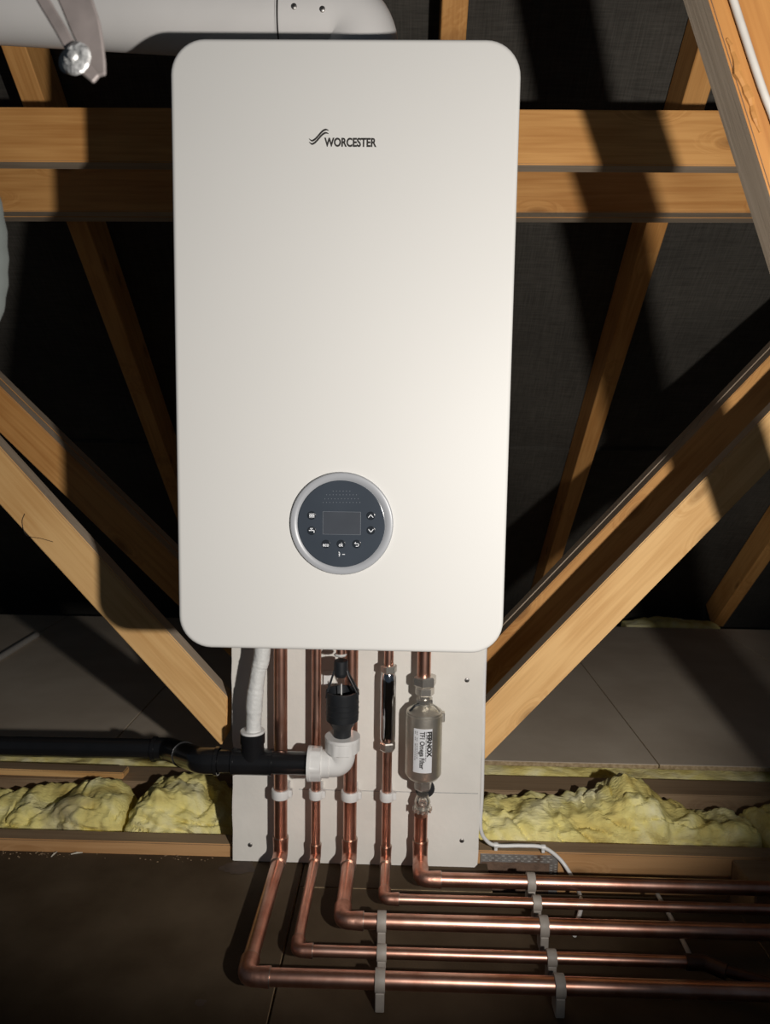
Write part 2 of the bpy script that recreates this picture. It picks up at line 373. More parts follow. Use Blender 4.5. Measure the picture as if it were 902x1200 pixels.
# ------------------------------------------------------------------ truss timbers
t = timber('horizontal_beam', [(-1.3, 1.1795), (1.25, 1.1815), (1.25, 1.266), (-1.3, 1.264)], .36, .395); tag(t, 'upper horizontal softwood beam running behind the boiler', 'beam', 'horizontal truss beams')
t = timber('horizontal_beam', [(-1.3, 1.160), (1.3, 1.177), (1.3, 1.262), (-1.3, 1.245)], .585, .620); tag(t, 'lower horizontal softwood beam just under and behind the upper one', 'beam', 'horizontal truss beams')
t = timber('beam_ply', [(-1.3, 1.1598), (1.3, 1.1768), (1.3, 1.258), (-1.3, 1.241)], .6205, .656, 'wood', 'edge'); tag(t, 'second ply laminated behind the lower horizontal beam, thin strip under it', 'beam')
# near right diagonal
a, b = xz(568, 890, .36), xz(902, 550, .36); c, d = xz(568, 826, .36), xz(902, 482, .36)
t = timber('diagonal_brace', [ext(b, a, .17), atz(a, b, 1.178), atz(c, d, 1.178), ext(d, c, .23)], .36, .395, 'wood_pale'); tag(t, 'bright front diagonal brace rising right from behind the board edge', 'brace', 'diagonal truss braces')
# near left diagonal, cut off plumb beside the board
a, b = xz(259, 874, .36), xz(0, 591.5, .36); c, d = xz(267, 818, .36), xz(0, 523.5, .36)
t = timber('diagonal_brace', [atz(a, b, 1.178), a, xz(265, 864, .36), c, atz(c, d, 1.178)], .36, .395, 'wood_pale'); tag(t, 'front diagonal brace left of the boiler, cut off plumb beside the board', 'brace', 'diagonal truss braces')
# rear right diagonal, two plies
a, b = xz(588, 743, .585), xz(902, 417, .585); nrm = Vector(((b - a).y, -(b - a).x)).normalized() * .072
for k, (y0, up_, m1, lb) in enumerate(((.585, 0, 'wood', 'rear diagonal brace above the bright right-hand one, mostly in shadow'), (.621, .0015, 'edge', 'thin top edge of second ply behind the rear right diagonal brace'))):
    o_ = -nrm.normalized() * up_
    t = timber('diagonal_brace', [ext(b, a, .58) + nrm + o_, atz(a + nrm + o_, b + nrm + o_, 1.170), atz(a + o_, b + o_, 1.170), ext(b, a, .6) + o_], y0, y0 + .035, m1, 'edge'); tag(t, lb, 'brace', 'diagonal truss braces')
# rear left diagonal, two plies
a, b = xz(68, 519, .585), xz(0, 452.6, .585); nrm = Vector(((b - a).y, -(b - a).x)).normalized() * .068
if nrm.y > 0: nrm = -nrm
for k, (y0, lb) in enumerate(((.585, 'rear diagonal brace at far left, above and behind the front one'), (.621, 'second ply behind the rear left diagonal brace, only its top edge showing'))):
    t = timber('diagonal_brace', [atz(a + nrm, b + nrm, 1.157), ext(b, a, .78) + nrm, ext(b, a, .76), atz(a, b, 1.157)], y0, y0 + .035, 'wood', 'edge'); tag(t, lb, 'brace', 'diagonal truss braces')
# steep strut of the nearer truss, top right
SYF = -.183
a, b = xz(831, 0, SYF), xz(900, 220, SYF); dn = (b - a).normalized(); sid = Vector((-dn.y, dn.x)) * .065
if sid.x < 0: sid = -sid
lo = a + dn * ((a.y - .012) / -dn.y); hi = a - dn * .55
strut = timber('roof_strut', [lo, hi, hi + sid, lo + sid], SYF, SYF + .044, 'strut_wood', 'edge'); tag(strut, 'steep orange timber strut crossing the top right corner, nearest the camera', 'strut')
# torn bark-like splinter on its left front corner
bm = bmesh.new(); path = []
for k in range(15):
    s = k / 14; p = a + dn * (.035 + .085 * s); wob = .0011 * math.sin(k * .9) + .0004 * math.sin(k * 2.1)
    path.append(((p.x + .0045 + wob + .004 * s, SYF - .0003 - .0005 * math.sin(k * 2.3), p.y)))
sweep(bm, path, [.0010 + .0026 * math.sin(PI * (k + .5) / 15) * (1 + .3 * math.sin(k * 1.7)) for k in range(15)], 7)
o = obj('splinter', bm, M['strut_wood'], None); o.parent = strut; o.matrix_parent_inverse = (Matrix.Translation(strut.location) @ strut.rotation_euler.to_matrix().to_4x4()).inverted()
tag(o, 'torn splintered corner')
# white cable clipped along the strut
bm = bmesh.new(); pc = [Vector((p.x, SYF - .0036, p.y)) for p in (a + sid * .24 - dn * .5, a + sid * .27 + dn * .02, a + sid * .32 + dn * .13, a + sid * .38 + dn * .3, a + sid * .42 + dn * .9)]
sweep(bm, smoothpath(pc), .0034, 10); o = obj('strut_cable', bm, M['white_dull'], None, True); tag(o, 'white cable running down the front of the top right strut', 'cable')

# ------------------------------------------------------------------ joists and loose timber
def plank(name, x0, x1, y0, y1, z0, z1, face, edge, label, cat, group=None, rz=0):
    bm = bev(box(bmesh.new(), 0, x1 - x0, 0, y1 - y0, 0, z1 - z0), .002, 2); bm.normal_update()
    for f in bm.faces: f.material_index = 1 if abs(f.normal.z) > .75 else 0
    o = obj(name, bm, [M[face], M[edge]]); o.location = (x0, y0, z0); o.rotation_euler.z = rz; return tag(o, label, cat, group)
plank('floor_joist', -1.5, -.213, .352, .386, -.17, .0205, 'joist_face', 'wood_dust', 'low front joist edge below the insulation left of the board', 'joist', 'floor joists')
plank('floor_joist', .20, 1.5, .352, .388, -.17, .0215, 'joist_face', 'wood_dust', 'front joist below the insulation right of the board, behind the pipes', 'joist', 'floor joists')
plank('floor_joist', -1.6, 1.8, .585, .655, -.17, .018, 'wood_dust', 'wood_dust', 'rear joist running behind the yellow insulation in front of the grey deck', 'joist', 'floor joists')
plank('end_block', .66, .78, .262, .350, -.10, .0195, 'wood_dust', 'wood_dust', 'short timber block meeting the joist at the right edge of the photo', 'block')
plank('timber_offcut', -.98, -.50, .60, .634, .019, .033, 'wood_pale', 'wood_dust', 'pale timber offcut lying on the rear joist behind the left insulation', 'offcut', rz=-.02)

# eaves insulation strip and far plate
def interp(tab, x):
    if x <= tab[0][0]: return tab[0][1]
    for (x0, y0), (x1, y1) in zip(tab, tab[1:]):
        if x <= x1:
            s = (x - x0) / (x1 - x0); s = s * s * (3 - 2 * s); return y0 + (y1 - y0) * s
    return tab[-1][1]
def batt(x0, x1, yf, yb, zb, tab, label, seed=0, amp=.012, nxm=340, endr=.02, skew=0.0):
    bm = bmesh.new(); nX = max(12, int((x1 - x0) * nxm)); nV = 56; rings = []
    yc, ry = (yf + yb) / 2, (yb - yf) / 2
    for i in range(nX + 1):
        x = x0 + (x1 - x0) * i / nX
        e = min(1, min(x - x0, x1 - x) / endr + .12); e = e ** .4
        H = (interp(tab, x) - zb) * (0.8 + .2 * e); ring = []
        for j in range(nV + 1):
            ph = PI * j / nV; c, s = math.cos(ph), math.sin(ph)
            y = yc - math.copysign(abs(c) ** .6, c) * ry * (0.8 + .2 * e); z = zb + H * abs(s) ** .42
            P = Vector((x + skew * (z), y, z)); q = P * 1.0 + Vector((seed * 3.7, seed, 0))
            n1 = noise.turbulence(q * 9, 4, False, amplitude_scale=.55, frequency_scale=2.1) - .5
            rd = 1 - abs(noise.noise(Vector((q.x * 16 + q.z * 12, q.y * 14, q.z * 34 + q.x * 5)))) * 2
            n2 = max(0, rd - .55) * -1.1
            n3 = noise.noise(q * 60) * .12 + noise.noise(q * 130) * .06
            d = (n1 * 1.0 + n2 * .75 + n3) * amp * (abs(s) ** .3)
            P.z += d * (.35 + .65 * abs(s)); P.y -= c * d * 1.3; P.x += noise.noise(q * 22 + Vector((9, 0, 0))) * .006
            if P.y < yf + .002 and P.z < .02: P.y = yf + .002
            ring.append(bm.verts.new(P))
        rings.append(ring)
    for A, B in zip(rings, rings[1:]):
        for k in range(nV): bm.faces.new((A[k], A[k + 1], B[k + 1], B[k]))
    bm.faces.new(rings[0]); bm.faces.new(rings[-1][::-1])
    for A, B in zip(rings, rings[1:]): bm.faces.new((A[0], B[0], B[-1], A[-1]))
    o = obj('insulation_batt', bm, M['wool'], None, True)
    for p in o.data.polygons: p.use_smooth = True
    return tag(o, label, 'insulation', 'yellow insulation batts')
batt(-1.05, -.447, .390, .575, -.12, [(-1, .03), (-.80, .05), (-.69, .025), (-.64, .050), (-.60, .048), (-.53, .060), (-.49, .052), (-.45, .045)], 'yellow insulation batt at far left, left of the split', 1, .022)
batt(-.434, -.226, .390, .575, -.12, [(-.44, .055), (-.385, .094), (-.33, .078), (-.29, .058), (-.24, .03)], 'chunkier yellow insulation piece between the split and the board', 2, .024, skew=.12)
batt(.205, .752, .391, .575, -.12, [(.21, .045), (.30, .055), (.42, .050), (.47, .072), (.515, .098), (.55, .085), (.60, .055), (.66, .042), (.72, .045), (.75, .03)], 'long yellow insulation batt right of the board with a raised lump', 3, .022)
batt(.757, 1.3, .391, .575, -.12, [(.76, .045), (.80, .062), (.9, .06), (1.2, .05)], 'yellow insulation piece at the right edge overlapping the long one', 4, .016)
batt(-1.5, 1.7, .662, .90, -.12, [(-1.5, .004), (0, .018), (1.7, .016)], 'flat insulation strip showing under the front edge of the grey deck', 5, .010, nxm=120)
batt(.93, 1.278, 1.865, 1.98, .0, [(.93, .045), (1.1, .058), (1.278, .05)], 'thin pale insulation roll at the eaves in the far right corner', 6, .008, nxm=120)
plank('eaves_plate', -2.0, 2.2, 1.862, 1.93, -.17, .0, 'wood_dust', 'wood_dust', 'dark timber plate along the far end of the grey deck', 'plate')

# ------------------------------------------------------------------ board
BF = .335
bd = thing('mounting_board', 'cream painted board standing on the floor behind the copper pipes', 'board', (0, BF, 0))
bm = bmesh.new(); random.seed(3)
L_, R_ = [], []
for k in range(41):
    z = .002 + 1.10 * k / 40
    L_.append((-.2115 + random.uniform(-.0009, .0009) + (.004 if .19 < z < .205 else 0), z)); R_.append((.2165 + random.uniform(-.0003, .0003), z))
out = L_[::-1] + [(-.2105, .001)] + [(.2105, .0005), (.2155, .006)] + R_[1:]
A = [bm.verts.new((x, BF, z)) for x, z in out]; B = [bm.verts.new((x, BF + .0145, z)) for x, z in out]
bm.faces.new(A); bm.faces.new(B[::-1]); n = len(A)
for k in range(n): bm.faces.new((A[k], B[k], B[(k + 1) % n], A[(k + 1) % n]))
obj('panel', bm, M['board'], bd)
for px, py in ((293, 990), (541, 985), (547, 797), (383, 797)):
    p = AY(px, py, BF)
    s = obj('screw', lathe(bmesh.new(), (p.x, BF + .001, p.z), (0, -1, 0), [(0, .0042), (.0018, .004), (.0026, .0026)], 12), M['steel'], bd, True)
    bm = bmesh.new(); box(bm, p.x - .0022, p.x + .0022, BF - .0019, BF - .0014, p.z - .0004, p.z + .0004); box(bm, p.x - .0004, p.x + .0004, BF - .0019, BF - .0014, p.z - .0022, p.z + .0022)
    obj('slot', bm, M['ink'], s)
# pencil line and brown smear
p = AY(350, 925, BF); q_ = AY(560, 930, BF)
bm = bmesh.new(); sweep(bm, [(p.x, BF, p.z), (q_.x, BF, q_.z)], .0004, 4); obj('pencil_line', bm, M['faint'], bd)

# ------------------------------------------------------------------ boiler
ZB = .483; ZT = ZB + .712; ZC = (ZB + ZT) / 2
bo = thing('boiler', 'white wall-hung gas boiler with a round dark control dial', 'boiler', (0, 0, ZB))
obj('casing', rprism(bmesh.new(), 0, ZC, .396, .708, .037, [(.004, 0), (.018, 0), (.300, 0)]), M['enamel'], bo, True)
obj('front_panel', rprism(bmesh.new(), 0, ZC, .400, .712, .040, [(-.0, .0062), (-.0, .0056), (-.0, .0045), (.0004, .003), (.0013, .0013), (.003, .0004), (.005, 0), (.014, 0), (.016, .002)][:]), M['enamel'], bo, True)
bm = bmesh.new(); box(bm, -.17, .17, .300, .3345, ZB + .03, ZT - .03); obj('rear_frame', bm, M['steel'], bo)
# logo: two wave strokes and the word
def wave(zoff, x0, x1):
    bm = bmesh.new(); n = 22; rows = []
    for k in range(n + 1):
        s = k / n; x = x0 + (x1 - x0) * s
        z = 1.0815 + zoff + .0062 * (-math.cos(PI * min(1, max(0, (s - .12) / .76)))) - .0012 * (1 if s > .9 else 0) * (s - .9) * 8 + .0018 * max(0, .12 - s) * 10
        th = .00030 + .00105 * math.sin(PI * s) ** .7
        rows.append([bm.verts.new((x, y, z + dz)) for y, dz in ((-.0004, -th), (-.0004, th), (.0003, th), (.0003, -th))])
    for A, B in zip(rows, rows[1:]):
        for q in range(4): bm.faces.new((A[q], A[(q + 1) % 4], B[(q + 1) % 4], B[q]))
    bm.faces.new(rows[0]); bm.faces.new(rows[-1][::-1]); return bm
zl = AY(362, 166, 0).z - 1.0815 + .0035
obj('logo_wave', wave(zl + .0036, -.0403, -.0178), M['ink'], bo); obj('logo_wave', wave(zl, -.0403, -.0178), M['ink'], bo)
p = AY(380, 171.5, 0); q_ = AY(441, 171.5, 0)
obj('logo_word', text_bm('WORCESTER', .0131, q_.x - p.x, .00042, .0003, lambda c: Vector((p.x + c.x, -.0002 - c.z, p.z + c.y))), M['ink'], bo)
# control dial
cc = AY(400, 614, -.004); cx, cz = cc.x, cc.z
dial = obj('control_dial', lathe(bmesh.new(), (cx, .0005, cz), (0, -1, 0), [(0, .0625), (.003, .0625), (.0052, .0612), (.0058, .0585), (.0046, .0535), (.0040, .0530), (.0040, 0)], 72), M['ring'], bo, True)
obj('dial_face', lathe(bmesh.new(), (cx, -.0030, cz), (0, -1, 0), [(0, .0527), (.0016, .0527), (.0019, .0520), (.0019, .0517), (.0019, .0514), (.0019, 0)], 72), M['glass'], dial, True)
FY = -.0049
def pt(x, y): q = AY(x, y, FY); return q.x, q.z
x0, z1 = pt(378.5, 599.5); x1, z0 = pt(422, 626.5)
bm = bmesh.new(); box(bm, x0, x1, FY - .0004, FY + .0002, z0, z1); scr = obj('screen', bm, M['screen'], dial)
bm = bmesh.new()
for a in ((x0 - .0004, x1 + .0004, z1, z1 + .0003), (x0 - .0004, x1 + .0004, z0 - .0003, z0), (x0 - .0004, x0, z0, z1), (x1, x1 + .0004, z0, z1)): box(bm, a[0], a[1], FY - .0006, FY + .0002, a[2], a[3])
obj('screen_border', bm, M['faint'], dial)
bm = bmesh.new()
for r, (yy, n) in enumerate(((575.5, 6), (579.8, 10), (584.5, 11), (588.8, 12))):
    for k in range(n):
        X, Z = pt(400 + (k - (n - 1) / 2) * 3.9, yy); lathe(bm, (X, FY + .0001, Z), (0, -1, 0), [(0, .0006), (.0004, .0004)], 8)
obj('sound_holes', bm, M['faint'], dial)
def bar(bm, xa, ya, xb, yb, wd=.0004):
    A_, B_ = Vector(pt(xa, ya)), Vector(pt(xb, yb)); d = (B_ - A_).normalized(); nn = Vector((-d.y, d.x)) * wd
    vs = [bm.verts.new((p.x, y, p.y)) for y in (FY - .0012, FY - .0004) for p in (A_ + nn, B_ + nn, B_ - nn, A_ - nn)]
    for f in ((0, 1, 2, 3), (7, 6, 5, 4), (0, 4, 5, 1), (1, 5, 6, 2), (2, 6, 7, 3), (3, 7, 4, 0)): bm.faces.new([vs[i] for i in f])
def button(px, py):
    X, Z = pt(px, py)
    b = obj('button', lathe(bmesh.new(), (X, FY + .0001, Z), (0, -1, 0), [(0, .0052), (.0006, .0051), (.0007, .0046), (.0004, .0043), (.0004, 0)], 28), M['button'], dial, True)
    return b
def icon(btn, segs, wd=.0004):
    bm = bmesh.new()
    for s in segs: bar(bm, *s, wd)
    obj('icon', bm, M['print'], btn)
b = button(365, 604); icon(b, [(363 + k * 1.6, 601.6, 363 + k * 1.6, 606.6) for k in range(4)] + [(362.4, 602.6, 368.4, 602.6), (362.4, 605.8, 368.4, 605.8)], .0005)
b = button(365, 622); icon(b, [(362, 621.5, 368, 621.5), (364.8, 619.2, 364.8, 621.5), (363.3, 619.2, 366.5, 619.2), (368, 621.5, 368, 624.2)], .0005)
b = button(434.3, 604.5); icon(b, [(431.5, 606.5, 434.3, 603), (434.3, 603, 437.2, 606.5)])
b = button(434.5, 621.5); icon(b, [(431.7, 620, 434.5, 623.5), (434.5, 623.5, 437.4, 620)])
for px, w_, tx in ((381.8, 7, 'eco'), (399.5, 5, 'ok')):
    b = button(px, 637.5); X, Z = pt(px, 640.3); X1, _ = pt(px + w_, 638)
    obj('icon', text_bm(tx, .0066, X1 - X, .0001, .0003, lambda c, X=X, X1=X1, Z=Z: Vector((X - (X1 - X) / 2 + c.x, FY - .0007 - c.z, Z + c.y))), M['print'], b)
b = button(417.7, 637.5); icon(b, [(415.3, 637, 419.5, 637), (415.3, 637, 416.8, 635.3), (419.5, 637, 420.6, 638.4), (420.6, 638.4, 419.5, 640), (419.5, 640, 416.8, 640)])
bm = bmesh.new()
for s in ((396.6, 646.5, 398.2, 648), (398.2, 648, 396.8, 649.5), (398.2, 648, 397.6, 651.5), (396.8, 651.5, 397.8, 651.5), (401, 649.5, 404, 649.5)): bar(bm, *s, .0004)
obj('spanner_mark', bm, M['print'], dial)

# ------------------------------------------------------------------ flue
FX, FYc = .008, .15
flu = thing('flue_duct', 'white flue duct leading left from above the boiler', 'flue', (FX, FYc, ZT))
sl = math.tan(math.radians(3.0)); zc0 = 1.287
def fz(x): return zc0 + (FX - x) * sl
obj('flue_pipe', sweep(bmesh.new(), [(FX - .103, FYc, fz(FX - .103)), (-1.25, FYc, fz(-1.25))], .050, 48), M['flue'], flu, True)
pth = fillet([(FX, FYc, ZT + .012), (FX, FYc, zc0), (FX - .104, FYc, fz(FX - .104))], .052, 14)
obj('flue_elbow', sweep(bmesh.new(), pth, .0512, 48), M['flue'], flu, True)
bm = bmesh.new(); p = Vector((FX - .101, FYc, fz(FX - .101))); dv = Vector((1, 0, -sl)).normalized()
sweep(bm, [p - dv * .0010, p + dv * .0010], .0520, 48); obj('seal_band', bm, M['ink'], flu)
obj('outlet_collar', sweep(bmesh.new(), [(FX, FYc, ZT - .003), (FX, FYc, ZT + .02)], .056, 40), M['blackm'], flu, True)
for px, py in ((345, 10), (378, 13)):
    p = AY(px, py, .105); dy = math.sqrt(max(0, .0512 ** 2 - (p.z - fz(p.x)) ** 2)); p.y = FYc - dy
    s = obj('screw', lathe(bmesh.new(), (p.x, p.y + .001, p.z), (0, -1, 0), [(0, .0038), (.0016, .0036), (.0026, .0022)], 14), M['steel'], flu, True)
    bm = bmesh.new(); box(bm, p.x - .0013, p.x + .0013, p.y - .0022, p.y - .0015, p.z - .0013, p.z + .0013); obj('slot', bm, M['ink'], s)

# hanging strap with a shiny bolt, near the lens
SY = -.47
st = thing('hanging_strap', 'blurred dull metal strap hanging before the flue, bright bolt at its end', 'strap', AY(90, 0, SY))
def strapmesh(cl, hw, y0, th):
    bm = bmesh.new(); rows = []
    for k, (p, h) in enumerate(zip(cl, hw)):
        d = (cl[min(k + 1, len(cl) - 1)] - cl[max(k - 1, 0)]).normalized(); nn = Vector((-d.z, 0, d.x)).normalized() * h
        rows.append([bm.verts.new(q) for q in (p + nn, p - nn, p - nn + Vector((0, th, 0)), p + nn + Vector((0, th, 0)))])
    for A, B in zip(rows, rows[1:]):
        for q in range(4): bm.faces.new((A[q], A[(q + 1) % 4], B[(q + 1) % 4], B[q]))
    bm.faces.new(rows[0]); bm.faces.new(rows[-1][::-1]); return bm
mm = (AY(1, 0, SY) - AY(0, 0, SY)).length
cl = [AY(*q, SY) for q in ((-660, -2400), (60, -55), (88, 0), (99, 30), (107, 55), (114, 75), (117, 88))]
obj('band', bev(strapmesh(cl, [15 * mm, 16 * mm, 19 * mm, 18 * mm, 14 * mm, 9 * mm, 6 * mm], SY, .003), .0008), M['strap'], st)
cl = [AY(*q, SY - .004) for q in ((-700, -2400), (22, -50), (50, 0), (68, 30), (84, 58), (98, 78), (112, 92))]
obj('stiffener', bev(strapmesh(cl, [7 * mm] * 5 + [8 * mm, 6 * mm], SY - .004, .003), .0008), M['strap'], st)
p = AY(92, 71, SY - .004)
ax = Vector((-.25, -1, .1)).normalized()
bolt = obj('bolt_head', lathe(bmesh.new(), p, ax, [(0, 15 * mm), (.0015, 19 * mm), (.003, 18 * mm), (.0045, 12 * mm), (.004, 6 * mm), (.006, 5 * mm), (.0062, 1 * mm)], 20), M['foil'], st, True)
obj('washer', lathe(bmesh.new(), AY(84, 72, SY), ax, [(0, 15 * mm), (.0012, 16 * mm)], 24), M['steel'], st, True)
# grey soft duct bend at the left edge
bm = bmesh.new(); GY = -.40; pts = [Vector((-.62, GY, 2.25)), Vector((-.56, GY, 1.6)), AY(-170, 60, GY), AY(-52, 190, GY), AY(-23, 300, GY), AY(-46, 395, GY), AY(-150, 500, GY), Vector((-.70, GY, .4)), Vector((-.9, GY, .022))]
pp = smoothpath(pts, 14); sweep(bm, pp, [.0165 + .0004 * math.sin(k * 1.6) for k in range(len(pp))], 24)
tag(obj('grey_hose', bm, M['greyduct'], None, True), 'grey hose bend bulging into the left edge of the photo', 'hose')

# ------------------------------------------------------------------ copper pipes
PY = .300
def elbow_part(par, a, b, c, r, fr):
    "soldered fitting round the corner b, arms reaching towards a and c"
    a, b, c = Vector(a), Vector(b), Vector(c); d1 = (a - b).normalized(); d2 = (c - b).normalized(); R = r + .0013; n = 2.0 * r
    l1 = min(n, (a - b).length * .5); l2 = min(n, (c - b).length * .5)
    pth = fillet([b + d1 * (fr + l1 * .8), b, b + d2 * (fr + l2 * .8)], fr, 12)
    e = obj('elbow', sweep(bmesh.new(), pth, [R + .0009] + [R] * (len(pth) - 2) + [R + .0009], 24), M['elbow'], par, True)
    for p, d in ((pth[0], d1), (pth[-1], d2)):
        obj('solder_ring', sweep(bmesh.new(), [p - d * .0008, p + d * .001], R + .0006, 22), M['solder'], e, True)
def pipe(X, r, yf, zf, xend, label, gaps=(), last=None, yend=None):
    t = thing('copper_pipe', label, 'pipe', (X, PY, 0), 'copper pipes under the boiler')
    segs = []; top = ZB - .0005
    for g0, g1 in gaps: segs.append((top, g1)); top = g0
    segs.append((top, zf + r))
    for z1, z0 in segs:
        if z0 < z1: obj('upright_run', sweep(bmesh.new(), [(X, PY, z1), (X, PY, z0)], r, 28), M['copper'], t, True)
    fr = r * 1.25
    obj('forward_run', sweep(bmesh.new(), [(X, PY - r, zf), (X, yf + r * .8, zf)], r, 28), M['copper'], t, True)
    ye = yend if yend is not None else yf
    obj('floor_run', sweep(bmesh.new(), [(X + r * .8, yf, zf), (xend, ye, zf)], r, 28), M['copper'], t, True)
    elbow_part(t, (X, PY, .4), (X, PY, zf), (X, yf, zf), r, fr)
    elbow_part(t, (X, PY, zf), (X, yf, zf), (xend, ye, zf), r, fr)
    return t
P22, P15 = .0112, .0078
pipe(-.122, P22, .013, .036, 1.5, 'outermost thick copper pipe, leftmost upright, longest run on the floor')
p2 = pipe(-.0625, P15, .068, .034, .487, 'thin copper pipe, second upright from the left, ending short on the floor')
pipe(-.005, P22, .132, .036, 1.5, 'thick copper pipe, middle upright directly behind the black tundish')
pipe(.0565, P15, .189, .034, 1.5, 'thin copper pipe with the chrome cylinder, fourth upright from the left', gaps=((.230, .367),))
pipe(.1145, P22, .240, .036, 1.5, 'thick copper pipe under the metal filter, rightmost upright', gaps=((.112, .347),))
# end of pipe two: fitting and dull branch
e = obj('end_fitting', sweep(bmesh.new(), fillet([(.474, .068, .034), (.500, .067, .034), (.522, .050, .034)], .012), .0105, 20), M['dullpipe'], p2, True)
obj('dull_branch', sweep(bmesh.new(), [(.515, .056, .034), (.60, .020, .033), (.75, -.04, .033)], .0075, 20), M['dullpipe'], p2, True)

# pipe clips
def clip_on_board(X, r, z, label):
    t = thing('pipe_clip', label, 'clip', (X, BF, z), 'white pipe clips on the board'); R = r + .0036; h = .0075
    bm = bmesh.new(); lathe(bm, (X, PY, z - h), (0, 0, 1), [(0, r + .0003), (0, R), (.001, R + .0004), (2 * h - .001, R + .0004), (2 * h, R), (2 * h, r + .0003)], 32)
    bmesh.ops.delete(bm, geom=[f for f in bm.faces if len(f.verts) > 4], context='FACES')
    obj('ring', bm, M['white'], t, True)
    obj('saddle', bev(box(bmesh.new(), X - R * .8, X + R * .8, PY + r * .9, BF - .0003, z - h * .85, z + h * .85), .001), M['white'], t)
    obj('latch', bev(box(bmesh.new(), X + R - .001, X + R + .0045, PY - .004, PY + .006, z - h * .8, z + h * .8), .0008), M['white'], t)
for X, r, lb in ((-.122, P22, 'white clip on the leftmost upright copper pipe, below the black waste pipe'), (-.0625, P15, 'white clip on the second upright pipe, under the white elbow'),
                 (-.005, P22, 'white clip on the middle upright copper pipe'), (.0565, P15, 'white clip on the thin upright pipe below the chrome cylinder')):
    clip_on_board(X, r, .1455, lb)
def clip_on_floor(px, py, yp, zp, r, label):
    X = AY(px, py, yp - r).x
    t = thing('floor_pipe_clip', label, 'clip', (X, yp, 0), 'grey pipe clips along the floor'); R = r + .0033; h = .0066
    bm = bmesh.new(); lathe(bm, (X - h, yp, zp), (1, 0, 0), [(0, r + .0003), (0, R), (.001, R + .0004), (2 * h - .001, R + .0004), (2 * h, R), (2 * h, r + .0003)], 32)
    bmesh.ops.delete(bm, geom=[f for f in bm.faces if len(f.verts) > 4], context='FACES')
    obj('ring', bm, M['clip_grey'], t, True)
    obj('saddle', bev(box(bmesh.new(), X - h * .9, X + h * .9, yp - R * .92, yp + R * .92, .0004, zp - r * .8), .001), M['clip_grey'], t)
for px, py, yp, zp, r, lb in (
    (447, 1086, .132, .036, P22, 'grey clip nearest the elbows on the middle thick floor pipe'),
    (447, 1120, .068, .034, P15, 'grey clip on the second floor pipe from the front, left column'),
    (445, 1155, .013, .036, P22, 'grey clip on the front floor pipe, left column'),
    (623, 1040, .240, .036, P22, 'grey clip on the rearmost thick floor pipe'),
    (629.5, 1066, .189, .034, P15, 'grey clip on the fourth floor pipe from the front'),
    (638, 1095, .132, .036, P22, 'grey clip on the middle floor pipe, right column'),
    (647, 1128, .068, .034, P15, 'grey clip on the second floor pipe from the front, right column'),
    (657, 1163, .013, .036, P22, 'grey clip on the front floor pipe, right column')):
    clip_on_floor(px, py, yp, zp, r, lb)

# ------------------------------------------------------------------ black waste pipe, tee, white compression elbow
WY = .262
wz = AY(297, 893, WY).z; teeX = AY(296, 893, WY).x
ws = thing('waste_pipe', 'black plastic waste pipe with tee running left above the insulation', 'pipe', (teeX, WY, wz))
K = [AY(-60, 876, .43), AY(198, 878, .43), AY(236, 892, WY + .005), (AY(362, 893, WY))]
K[2].z = wz; K[3].z = wz
K[3].y = WY; K[2].y = WY
obj('long_run', sweep(bmesh.new(), [K[0] + Vector((-.8, 0, 0)), K[1]], .0182, 32), M['black'], ws, True)
pth = fillet([K[1] + (K[0] - K[1]).normalized() * .03, K[1], K[2], K[2] + Vector((.03, 0, 0))], .035, 8)
bnd = obj('bend', sweep(bmesh.new(), pth, .0208, 32), M['black'], ws, True)
obj('collar', sweep(bmesh.new(), [pth[0], pth[0] + (pth[1] - pth[0]).normalized() * .006], .0228, 32), M['black'], bnd, True)
obj('collar', sweep(bmesh.new(), [pth[-1] - Vector((.006, 0, 0)), pth[-1]], .0228, 32), M['black'], bnd, True)
mid = (K[1] + K[2]) / 2; dd = (K[2] - K[1]).normalized(); obj('collar', sweep(bmesh.new(), [mid - dd * .003, mid + dd * .003], .0222, 32), M['black'], bnd, True)
obj('short_run', sweep(bmesh.new(), [K[2] + Vector((.02, 0, 0)), K[3]], .0182, 32), M['black'], ws, True)
bm = bmesh.new(); sweep(bm, [(teeX - .033, WY, wz), (teeX - .029, WY, wz), (teeX - .0289, WY, wz), (teeX + .0289, WY, wz), (teeX + .029, WY, wz), (teeX + .033, WY, wz)], [.0215, .0215, .0205, .0205, .0215, .0215], 32)
tz = AY(297, 858, WY).z
lathe(bm, (teeX, WY, wz), (0, 0, 1), [(0, .0195), (tz - wz - .018, .0180), (tz - wz - .017, .0198), (tz - wz, .0198)], 32)
obj('tee', bm, M['black'], ws, True)
obj('tee_seal', lathe(bmesh.new(), (teeX, WY, tz - .001), (0, 0, 1), [(0, .0192), (.003, .0198), (.0045, .019), (.0045, .0125)], 32), M['white'], ws, True)
# condensate pipe, lumpy white
cp = [AY(297, 857, WY), AY(297.5, 835, WY), AY(299, 812, WY + .002), AY(303, 785, WY + .004), AY(307, 765, WY + .006)]
cp.append(Vector((cp[-1].x + .002, cp[-1].y, ZB - .0005))); 
for c_ in cp[:2]: c_.y = WY
pp = [q for q in smoothpath(cp, 12)]
bm = bmesh.new(); sweep(bm, pp, [.0124 + .0009 * (1 if (k // 13) % 2 else 0) + .0002 * math.sin(k * 2.1) for k in range(len(pp))], 24)
tag(obj('condensate_pipe', bm, M['tape'], None, True), 'white taped condensate pipe dropping into the black tee', 'pipe')
